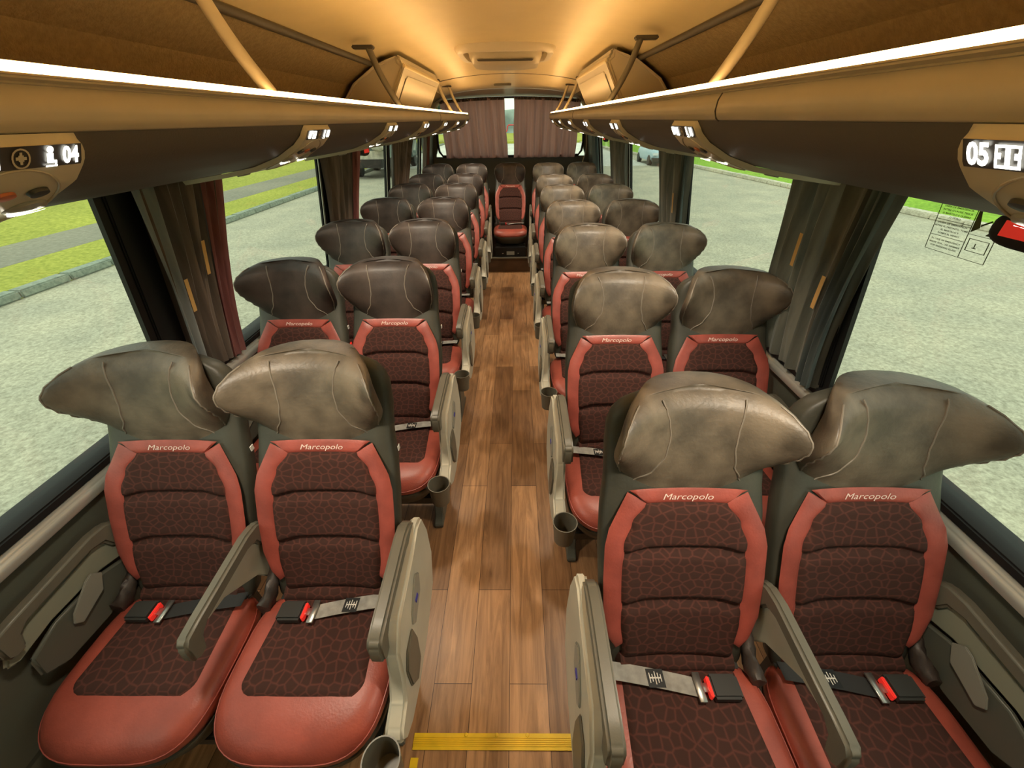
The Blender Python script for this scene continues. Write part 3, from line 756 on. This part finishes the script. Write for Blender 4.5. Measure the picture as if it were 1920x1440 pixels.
# ------------------------------------------------------------------ passenger service panels under the racks
def panel_halfwidth(t):
    return interp([(0, .082), (.03, .090), (.14, .091), (.25, .084), (.45, .074), (.65, .062), (.82, .046), (.94, .024), (1.0, .003)], t)
def upt(s, t, dy, off):
    x, z, nx, nz = und(t); return (s*(x+nx*off), dy, H+z+nz*off)
PT1 = .76
def panel_meshes(s, nums):
    def fn(u, v):
        w_ = panel_halfwidth(u); e = 2*v-1
        edge = 1 if abs(e) < .93 and .005 < u < .995 else 0
        return upt(s, .0+u*PT1, w_*e, .001+.011*edge)
    out = {}
    out['housing'] = MB().grid(fn, 60, 25).mesh('housing', PANEL)
    t0, t1 = .012, .062
    out['display'] = MB().grid(lambda u, v: upt(s, lerp(t0, t1, u)*PT1, lerp(-.076, .076, v), .0135), 6, 8).mesh('display', DARKP)
    mb = MB()
    def put(shape, cy, sz=1):
        v_, f_ = shape; tm = (t0+t1)/2*PT1
        mb.add([upt(s, tm-(b/UL), (-s)*(cy+a), .0148) for a, b in v_], f_)
    def rect(x0, x1, y0, y1): return ([(x0, y0), (x1, y0), (x1, y1), (x0, y1)], [(0, 1, 2, 3)])
    def icon_win(c):
        for r in (rect(-.011, .011, .0065, .009), rect(-.011, .011, -.009, -.0065), rect(-.011, -.0085, -.0065, .0065), rect(.0085, .011, -.0065, .0065), rect(-.0022, .0022, -.0065, .0065), rect(-.0085, -.0055, -.002, .0025), rect(.0055, .0085, -.002, .0025)): put(r, c)
    def icon_per(c):
        circ = ([(.0042*cos(2*pi*k/10), .0072+.0042*sin(2*pi*k/10)) for k in range(10)], [tuple(range(10))]); put(circ, c-.001)
        for r in (rect(-.0055, .0025, -.004, .0032), rect(-.0055, .0065, -.0065, -.004), rect(.004, .0065, -.0095, -.0065), rect(-.007, .0075, -.011, -.009)): put(r, c)
    a, b = nums
    out['numbers'] = []
    for nm_, f_, a_ in (('seat_number', lambda: put(text_shape(a, .0245, 0, .0009, .86), -.060), 0), ('window_icon', lambda: icon_win(-.034), 0),
                        ('passenger_icon', lambda: icon_per(.035), 0), ('seat_number', lambda: put(text_shape(b, .0245, 0, .0009, .86), .060), 0)):
        mb = MB(); f_(); out['numbers'].append((nm_, mb.mesh(nm_, NUM, smooth=False)))
    # round crest between the two numbers
    mb = MB(); tm = (t0+t1)/2*PT1
    for k in range(20):
        a0, a1 = 2*pi*k/20, 2*pi*(k+1)/20
        mb.add([upt(s, tm+r*cos(q)/UL, r*sin(q), .0148) for r, q in ((.0085, a0), (.0105, a0), (.0105, a1), (.0085, a1))], [(0, 1, 2, 3)])
    for r in ((-.006, .006, -.0015, .0015), (-.0015, .0015, -.006, .006), (-.003, .003, -.003, .003)):
        mb.add([upt(s, tm+p/UL, q, .0148) for p, q in ((r[0], r[2]), (r[1], r[2]), (r[1], r[3]), (r[0], r[3]))], [(0, 1, 2, 3)])
    out['crest'] = mb.mesh('crest', PANEL, smooth=False)
    def ell(tc_, yc_, rt, ry, off, m, nm, dome=.002):
        mb = MB(); rings = []
        for q, r in ((0, 1), (dome, .9), (dome*1.2, .1)):
            rings.append([upt(s, (tc_*PT1)+r*rt*cos(2*pi*k/18)/UL, yc_+r*ry*sin(2*pi*k/18), off+q) for k in range(18)])
        return mb.loft(rings).mesh(nm, m)
    # raised oval field, vents, button, reading lamps
    mb = MB(); pts = []
    for k in range(41):
        a_ = 2*pi*k/40; pts.append(upt(s, .25*PT1+.088*cos(a_)/UL, .076*sin(a_)*(1.0-.12*cos(a_)), .0125))
    out['oval_rim'] = mb.tube(pts, .0016, 6).mesh('oval_rim', FASCIA)
    out['knobs'] = [ell(.155, .040, .010, .013, .0125, DARKP, 'vent_knob', .004), ell(.155, -.040, .010, .013, .0125, DARKP, 'vent_knob', .004)]
    out['button'] = ell(.155, .0, .009, .013, .0125, ORANGE, 'call_button', .003)
    out['lens_ring'] = [ell(.25, q, .020, .027, .0122, GREYP, 'lamp_ring', .003) for q in (.052, -.052)]
    # lamp glows as a thin crescent on the aisle-facing lip
    out['lamp'] = []
    for q in (.052, -.052):
        vv = []; n = 12
        for k in range(n+1):
            a_ = -1.35+2.7*k/n; vv.append(upt(s, .25*PT1+.0175*cos(a_)/UL, q+.025*sin(a_), .0168))
        for k in range(n+1):
            a_ = 1.35-2.7*k/n; vv.append(upt(s, .25*PT1+.008*cos(a_)/UL, q+.024*sin(a_), .0172))
        out['lamp'].append(MB().add(vv, [tuple(range(len(vv)))]).mesh('reading_lamp', READ, smooth=False))
    out['speaker'] = ell(.60, 0, .018, .022, .0122, GREYP, 'speaker_grille', .003)
    return out
for s, sn, y0 in ((-1, 'left', YL-.21-.130), (1, 'right', YR-.23-.085)):
    for k in range(7):
        base = (3 if s < 0 else 5)+4*k
        if s > 0: base = 5+4*k
        na, nb = '%02d' % base, '%02d' % (base+1)
        pm = panel_meshes(s, (na, nb) if s < 0 else (na, nb))
        yy = y0+k*PITCH
        what = 'seat number and reading lamp panel under the %s rack, %s from the front' % (sn, ordn[k] if k < 6 else 'seventh')
        if k == 0: what = 'nearest seat number panel under the %s rack, lit with %s' % (sn, '03 and 04' if s < 0 else '05')
        t = empty('service_panel', (s*.7, yy, H-.12), what, 'overhead panel', 'service panels under the %s rack' % sn)
        inv = Matrix.Translation((-s*.7, 0, -(H-.12)))
        def A(name, mesh, par=None):
            o = link(name, mesh, par or t)
            if par is None: o.matrix_parent_inverse = inv
            return o
        hs = A('housing', pm['housing']); d = A('display_plate', pm['display'])
        [A(nm_, m_, d) for nm_, m_ in pm['numbers']]; A('crest', pm['crest'], d)
        A('oval_rim', pm['oval_rim'], hs)
        for q in pm['knobs']: A('vent_knob', q)
        A('call_button', pm['button']); 
        for q in (0, 1):
            lr = A('lamp_ring', pm['lens_ring'][q]); A('reading_lamp', pm['lamp'][q], lr)
        A('speaker_grille', pm['speaker'])
        ld = bpy.data.lights.new('reading_light', 'SPOT'); ld.energy = 17; ld.color = (1, .86, .66); ld.spot_size = math.radians(125); ld.spot_blend = .9; ld.shadow_soft_size = .06
        p_ = upt(s, .26*PT1, 0, .03); lo = bpy.data.objects.new('reading_light', ld); C.objects.link(lo); lo.parent = lr; lo.location = p_; lo.rotation_euler = (math.radians(8), 0, 0)

# ------------------------------------------------------------------ cabinets above the racks
for s, sn in ((-1, 'left'), (1, 'right')):
    dy = 0 if s < 0 else -.12
    t = empty('overhead_cabinet', (s*.8, 3.5+dy, H-.02), 'beige angular cabinet standing on the %s luggage rack under the ceiling' % sn, 'cabinet', 'cabinets on the luggage racks')
    inv = Matrix.Translation(-t.location)
    def cabp(y, e=0): return [(s*(.60-e), y, 1.998), (s*(.60-e), y, 1.965), (s*(.575-e), y, 1.945), (s*(.585-e), y, 1.925), (s*(.735-e), y, H-.02), (s*.99, y, H-.02), (s*1.02, y, H+.05), (s*.90, y, 1.865), (s*.755, y, 1.95), (s*.70, y, 1.968)]
    ya, yb = 2.95+dy, 4.25+dy
    o = link('body', MB().loft([cabp(ya+.03, -.02), cabp(ya), cabp(yb)]).mesh('body', HOUSING, bevel=.010, seg=3, angle=30), t); o.matrix_parent_inverse = inv
    # inset door on the aisle face
    def dp(a, b, off):   # a along y, b down the face
        x = lerp(.585, .735, b); z = lerp(1.925, H-.02, b); return (s*(x-off*.86), a, z-off*.5)
    outl = [(ya+.14, .06), (yb-.12, .06), (yb-.10, .12), (yb-.12, .50), (yb-.28, .68), (ya+.30, .68), (ya+.12, .52), (ya+.12, .12)]
    mb = MB(); mb.loft([[dp(a, b, -.002) for a, b in outl], [dp(a, b, .006) for a, b in outl]])
    o = link('door', mb.mesh('door', HOUSING, bevel=.004, seg=2), t); o.matrix_parent_inverse = inv
    o = link('door_seal', MB().tube([dp(a, b, .002) for a, b in outl[2:]], .004, 6).mesh('seal', TAUPE), t); o.matrix_parent_inverse = inv
    o = link('top_trim', MB().tube([(s*.585, ya+.02, 1.945), (s*.585, yb-.02, 1.945)], .012, 8).mesh('trim', CEIL), t); o.matrix_parent_inverse = inv

# ------------------------------------------------------------------ roof hatch / air outlet
t = empty('roof_hatch', (.01, 3.42, 2.045), 'oblong beige roof hatch cover with a raised frame in the ceiling', 'roof hatch')
def rr(w_, d_, z, yo=0, n=40, p=.35):
    return [(w_*sg(cos(2*pi*k/n), p), yo+d_*sg(sin(2*pi*k/n), p), z) for k in range(n)]
link('frame', MB().loft([rr(.32, .33, .03), rr(.32, .33, -.005), rr(.305, .315, -.025), rr(.27, .28, -.025), rr(.26, .27, .012), rr(.26, .27, .03)], caps=False).mesh('frame', HOUSING), t)
link('gap', MB().loft([rr(.263, .272, .012), rr(.24, .25, .013), rr(.1, .1, .014)], caps=True).mesh('gap', COVER), t)
hc = link('hatch_cover', MB().loft([rr(.235, .245, .012, .0), rr(.235, .245, -.03, .0), rr(.215, .22, -.07, .01), rr(.12, .15, -.08, .01)]).mesh('cover', PANEL), t)
link('handle', MB().loft([rr(.18, .010, -.055, -.222, 20, .6), rr(.17, .008, -.064, -.222, 20, .6)]).mesh('handle', COVER), hc)

# ------------------------------------------------------------------ emergency hammer boxes
def hammer(s, y, z, label):
    t = empty('hammer_box', (s*(wx(z)-.02), y, z), label, 'emergency hammer box', 'emergency boxes on the window glass')
    link('holder', MB().loft([rr2(.085, .030, 0, s), rr2(.085, .032, .022, s), rr2(.075, .024, .030, s)]).mesh('holder', BLACK), t)
    link('red_label', MB().box(*sorted((-s*.0305, -s*.033)), -.052, .055, -.012, .016).mesh('label', GLOWRED), t)
def rr2(a, b, off, s, n=28):
    return [(-s*off, a*sg(cos(2*pi*k/n), .6), b*sg(sin(2*pi*k/n), .7)) for k in range(n)]
hammer(1, .765, 1.490, 'black emergency box with a bright red label, on the nearest right window under the rack')
hammer(-1, 3.36, 1.495, 'black and red emergency box high on the left glass, mid coach')
hammer(1, 5.0, 1.493, 'small red emergency box high on the right glass towards the rear')

# ------------------------------------------------------------------ emergency sticker on the right glass
def sticker():
    s = 1; yc_, zc_ = .955, 1.452
    t = empty('window_sticker', (wx(zc_)+.013, yc_, zc_), 'transparent emergency instruction sticker with fine print, on the right window glass', 'sticker')
    INK = mat('dark green ink', (.06, .08, .03), .7)
    inv = Matrix.Translation(-t.location)
    def P(a, b):   # a to the viewer's right (towards -y), b up
        a *= 1.2; b *= .62; z = zc_+b; return (wx(z)+.014, yc_-a, z)
    mb = MB()
    def rc(x0, x1, y0, y1): mb.add([P(x0, y0), P(x1, y0), P(x1, y1), P(x0, y1)], [(0, 1, 2, 3)])
    W, Hh = .062, .085; l_ = .0009
    for x in (-W, .012, W): rc(x-l_, x+l_, -Hh, Hh)
    for y in (-Hh, Hh): rc(-W, W, y-l_, y+l_)
    rc(-W, .012, .027-l_, .027+l_); rc(-W, .012, -.03-l_, -.03+l_); rc(.012, W, 0, .0015)
    for q in ((.0175, .0565, -.055, -.053), (.0175, .0565, -.014, -.012), (.0175, .0195, -.055, -.012), (.0545, .0565, -.055, -.012)): rc(*q)
    rc(.032, .034, -.040, -.026); rc(.029, .037, -.043, -.040)
    mb.add([P(.014, .006), P(.028, .026), P(.020, .080), P(.014, .082)], [(0, 1, 2, 3)])
    mb.add([P(.060, .006), P(.042, .006), P(.050, .022), P(.060, .035)], [(0, 1, 2, 3)])
    mb.add([P(.028, .030), P(.046, .052), P(.044, .056), P(.027, .036)], [(0, 1, 2, 3)])
    o = link('outline', mb.mesh('outline', INK, smooth=False), t); o.matrix_parent_inverse = inv
    for y, txt in ((.074, 'SAIDA DE EMERGENCIA'), (.062, 'RETIRE O LACRE, PEGUE'), (.050, 'O MARTELO E QUEBRE'), (.038, 'O VIDRO'), (.016, 'SALIDA DE EMERGENCIA'), (.004, 'RETIRE EL PRECINTO, TOME'), (-.008, 'EL MARTILLO Y'), (-.020, 'ROMPA EL VIDRIO'), (-.044, 'IN CASE OF EMERGENCY'), (-.056, 'BREAK SEAL, USE HAMMER'), (-.068, 'FOR BREAKING GLASS')):
        v_, f_ = text_shape(txt, .0078, 0, .0002, .72)
        me = MB().add([P(a-.025, b+y) for a, b in v_], f_).mesh('fine_print', INK, smooth=False)
        o = link('fine_print', me, t); o.matrix_parent_inverse = inv
sticker()
# thin cable hanging at the rear right corner
tag(link('hanging_cord', MB().tube([(1.03, 6.30, 1.52), (1.035, 6.28, 1.40), (1.03, 6.26, 1.28), (1.0, 6.24, 1.20), (.98, 6.22, 1.10)], .006, 8).mesh('cord', PANEL)), 'thin pale cord hanging in the rear right corner beside the back window', 'cord')

# ------------------------------------------------------------------ unseen front wall, closed over the windscreen to cut frontal daylight
mb = MB(); mb.box(-1.22, 1.22, Y0-.06, Y0, 0, 2.1)
struct('wall_front', mb.mesh('front', WALLP, smooth=False))

# ------------------------------------------------------------------ outside
G = H-2.7
struct('road', MB().box(-9.2, 20.0, -40, 180, G-.1, G).mesh('road', ROAD), 'worn grey asphalt road around the coach')
def kerb(x0, x1, m, seed):
    random.seed(seed); mb = MB(); y = -30
    while y < 150:
        L_ = 1.0; mb.box(x0, x1, y+.012, y+L_-.012, G, G+.15+random.uniform(-.01, .01)); y += L_
    return mb.mesh('kerb', m, bevel=.025, seg=2)
struct('kerb_left', kerb(-9.42, -9.15, KERBM, 1), 'grey kerb along the left of the road')
struct('kerb_right', kerb(12.95, 13.3, KERBR, 2), 'pale kerb along the right of the road')
def turn(o, a=math.radians(5.3), p=Vector((12.95, 10.2, 0))):      # the right kerb closes in on the road further back
    o.rotation_euler.z = a; o.location = p-Matrix.Rotation(a, 3, 'Z') @ p
turn(bpy.data.objects['kerb_right'])
def slab(x0, x1, m, h=.14): return MB().box(x0, x1, -40, 180, G-.1, G+h).mesh('slab', m)
struct('grass_verge', slab(-11.05, -9.42, GRASS), 'strip of grass between the kerb and the path')
struct('footpath', slab(-13.0, -11.05, PATHM, .142), 'concrete footpath left of the road')
def lawn(x0, x1, m, bumpy):
    random.seed(4)
    def fn(u, v):
        x = lerp(x0, x1, u); y = lerp(-40, 180, v); d = abs(x-x0)
        return (x, y, G+.14+.02*d*bumpy+.15*sin(y*.11)*min(1, d/10)*bumpy)
    return MB().grid(fn, 20, 60).mesh('lawn', m)
struct('grass_lawn', lawn(-13.0, -70, GRASS, 1), 'grass field beyond the footpath')
struct('grass_lawn', lawn(13.3, 70, GRASSR, .8), 'green lawn beyond the right kerb'); turn(bpy.data.objects['grass_lawn.001'])
struct('pale_ground', MB().box(-9, 9, 30, 60, G, G+.012).mesh('pale_ground', PALE), 'overexposed pale ground behind the coach')
struct('grass_bank', MB().box(-13, 13, 60, 95, G, G+.25).mesh('bank', GRASS), 'grass bank behind the coach')
def hill():
    mb = MB(); rings = []
    for j in range(41):
        x = lerp(-120, 120, j/40); h = 3.9+.7*sin(x*.05)+.5*sin(x*.19+1)+.3*sin(x*.7)
        rings.append([(x, 96, G-1), (x, 98, G+h), (x, 120, G-1)])
    return mb.loft(rings).mesh('hill', HILL)
struct('hills', hill(), 'hazy wooded hills on the horizon')
def blob_tree(x, y, r, h, label, name='tree'):
    random.seed(int(x*10+y)); t = empty(name, (x, y, G+.1), label, 'tree', 'trees beyond the left field')
    bm = bmesh.new()
    for i in range(9):
        m_ = Matrix.Translation((random.uniform(-r, r)*.55, random.uniform(-r, r)*.55, h*random.uniform(.45, .85))) @ Matrix.Diagonal((r*random.uniform(.4, .6), r*random.uniform(.4, .6), h*random.uniform(.18, .28), 1))
        bmesh.ops.create_icosphere(bm, subdivisions=3, radius=1, matrix=m_)
    for v in bm.verts:
        n_ = v.co.normalized(); v.co += Vector((random.uniform(-1, 1), random.uniform(-1, 1), random.uniform(-1, 1)))*.12
    me = bpy.data.meshes.new('crown'); bm.to_mesh(me); bm.free(); me.materials.append(FOL); link('crown', me, t)
    link('trunk', MB().tube([(0, 0, 0), (.05, 0, h*.3), (0, .05, h*.6)], [.16, .13, .08], 8).mesh('trunk', WOODD), t)
for x, y, r, h in ((-17, 41, 3.0, 6.5), (-24.5, 44, 3.0, 6.0), (-14.2, 50, 2.6, 6.5), (-10.5, 61, 2.8, 7), (-32, 47, 3.2, 6.5)):
    blob_tree(x, y, r, h, 'dark green tree beyond the left windows, seen above the rear seats')

def build_car(x, y, label, paint, name='car'):
    t = empty(name, (x, y, G), label, 'car')
    PAINT = mat(paint[0], paint[1], .3, .6)
    def ring(z, w_, y0_, y1_, n=32):
        return [(w_*sg(cos(2*pi*k/n), .45), (y0_+y1_)/2+(y1_-y0_)/2*sg(sin(2*pi*k/n), .3), z) for k in range(n)]
    link('body', MB().loft([ring(.28, .80, -2.0, 2.0), ring(.40, .86, -2.08, 2.08), ring(.62, .88, -2.08, 2.08), ring(.80, .86, -2.0, 2.05), ring(.93, .80, -1.75, 1.95), ring(.97, .72, -1.5, 1.85)]).mesh('body', PAINT), t)
    link('cabin', MB().loft([ring(.95, .74, -.95, 1.5), ring(1.15, .70, -.60, 1.30), ring(1.36, .62, -.25, 1.1)]).mesh('cabin', mat('car window glass', (.03, .04, .05), .1, .6)), t)
    link('roof', MB().loft([ring(1.355, .63, -.27, 1.12), ring(1.42, .58, -.15, 1.0), ring(1.44, .4, 0, .8)]).mesh('roof', PAINT), t)
    link('bumper', MB().loft([ring(.26, .80, -2.14, -1.7), ring(.48, .84, -2.16, -1.7)]).mesh('bumper', DARKP), t)
    link('grille', MB().box(-.40, .40, -2.13, -2.05, .55, .70).mesh('grille', BLACK), t)
    for sx in (-1, 1):
        link('headlight', MB().box(*sorted((sx*.50, sx*.80)), -2.10, -1.95, .62, .76).mesh('headlight', mat('headlight lens', (.7, .75, .78), .15)), t)
        link('mirror', MB().box(*sorted((sx*.80, sx*.98)), -.75, -.65, .95, 1.07).mesh('mirror', PAINT, bevel=.02), t)
        for yy in (-1.3, 1.3):
            link('wheel', MB().loft([[(sx*a, yy+r*cos(2*pi*k/20), .31+r*sin(2*pi*k/20)) for k in range(20)] for a, r in ((.66, .30), (.68, .31), (.86, .31), (.88, .29), (.885, .18), (.87, .05))]).mesh('wheel', BLACK), t)
build_car(9.75, 31.5, 'light blue car parked by the kerb, seen through the right windows', ('light blue paint', (.42, .60, .68)))
# red bent rail outside the back window
tag(link('handrail', MB().tube([(-1.3, 20, G), (-1.3, 20, 1.15), (-1.2, 20, 1.19), (-.44, 20, 1.19), (-.34, 20, 1.20), (-.29, 20, 1.26), (-.26, 20, 1.40), (-.22, 20, 1.455), (.8, 20, 1.46), (.8, 20, G)], .025, 8).mesh('rail', mat('red paint', (.6, .02, .02), .4))), 'bent red metal rail outside, seen between the rear curtains', 'rail')
# dark lorry parked across the road, behind the reflections in the left glass
def truck():
    t = empty('truck', (-8.0, 24.5, G), 'dark teal lorry with a pale tarpaulin bundle, parked outside the mid left windows', 'truck')
    TEAL = mat('dark teal paint', (.09, .14, .125), .5, var=.3, vscale=3); TARP = mat('pale tarpaulin', (.55, .52, .42), .8, var=.4, vscale=4)
    link('cargo_body', MB().box(-1.15, 1.15, 0, 6.2, .95, 3.3).mesh('cargo_body', TEAL, bevel=.04), t)
    link('chassis', MB().box(-.9, .9, -.2, 6.1, .55, .95).mesh('chassis', BLACK, bevel=.02), t)
    c = link('cab', MB().prism([(6.3, .6), (8.1, .6), (8.2, 1.3), (7.9, 2.5), (6.3, 2.6)], 'x', -1.1, 1.1).mesh('cab', TEAL, bevel=.06, seg=3), t)
    link('rear_panel', MB().box(-1.05, 1.05, -.03, 0, .95, 1.35).mesh('rear_panel', TARP, bevel=.01), t)
    random.seed(2); bm = bmesh.new()
    for i in range(7):
        bmesh.ops.create_icosphere(bm, subdivisions=3, radius=1, matrix=Matrix.Translation((random.uniform(.1, .8), -.15, 1.5+.16*i)) @ Matrix.Diagonal((.34, .22, .17, 1)))
    me = bpy.data.meshes.new('bundle'); bm.to_mesh(me); bm.free(); me.materials.append(TARP)
    for p in me.polygons: p.use_smooth = True
    link('tarpaulin_bundle', me, t)
    for sx in (-1, 1):
        for yy in (1.2, 4.6, 7.3):
            link('wheel', MB().loft([[(sx*a, yy+r*cos(2*pi*k/20), .48+r*sin(2*pi*k/20)) for k in range(20)] for a, r in ((.75, .46), (.78, .48), (1.05, .48), (1.08, .44), (1.085, .25), (1.06, .05))]).mesh('wheel', BLACK), t)
truck()
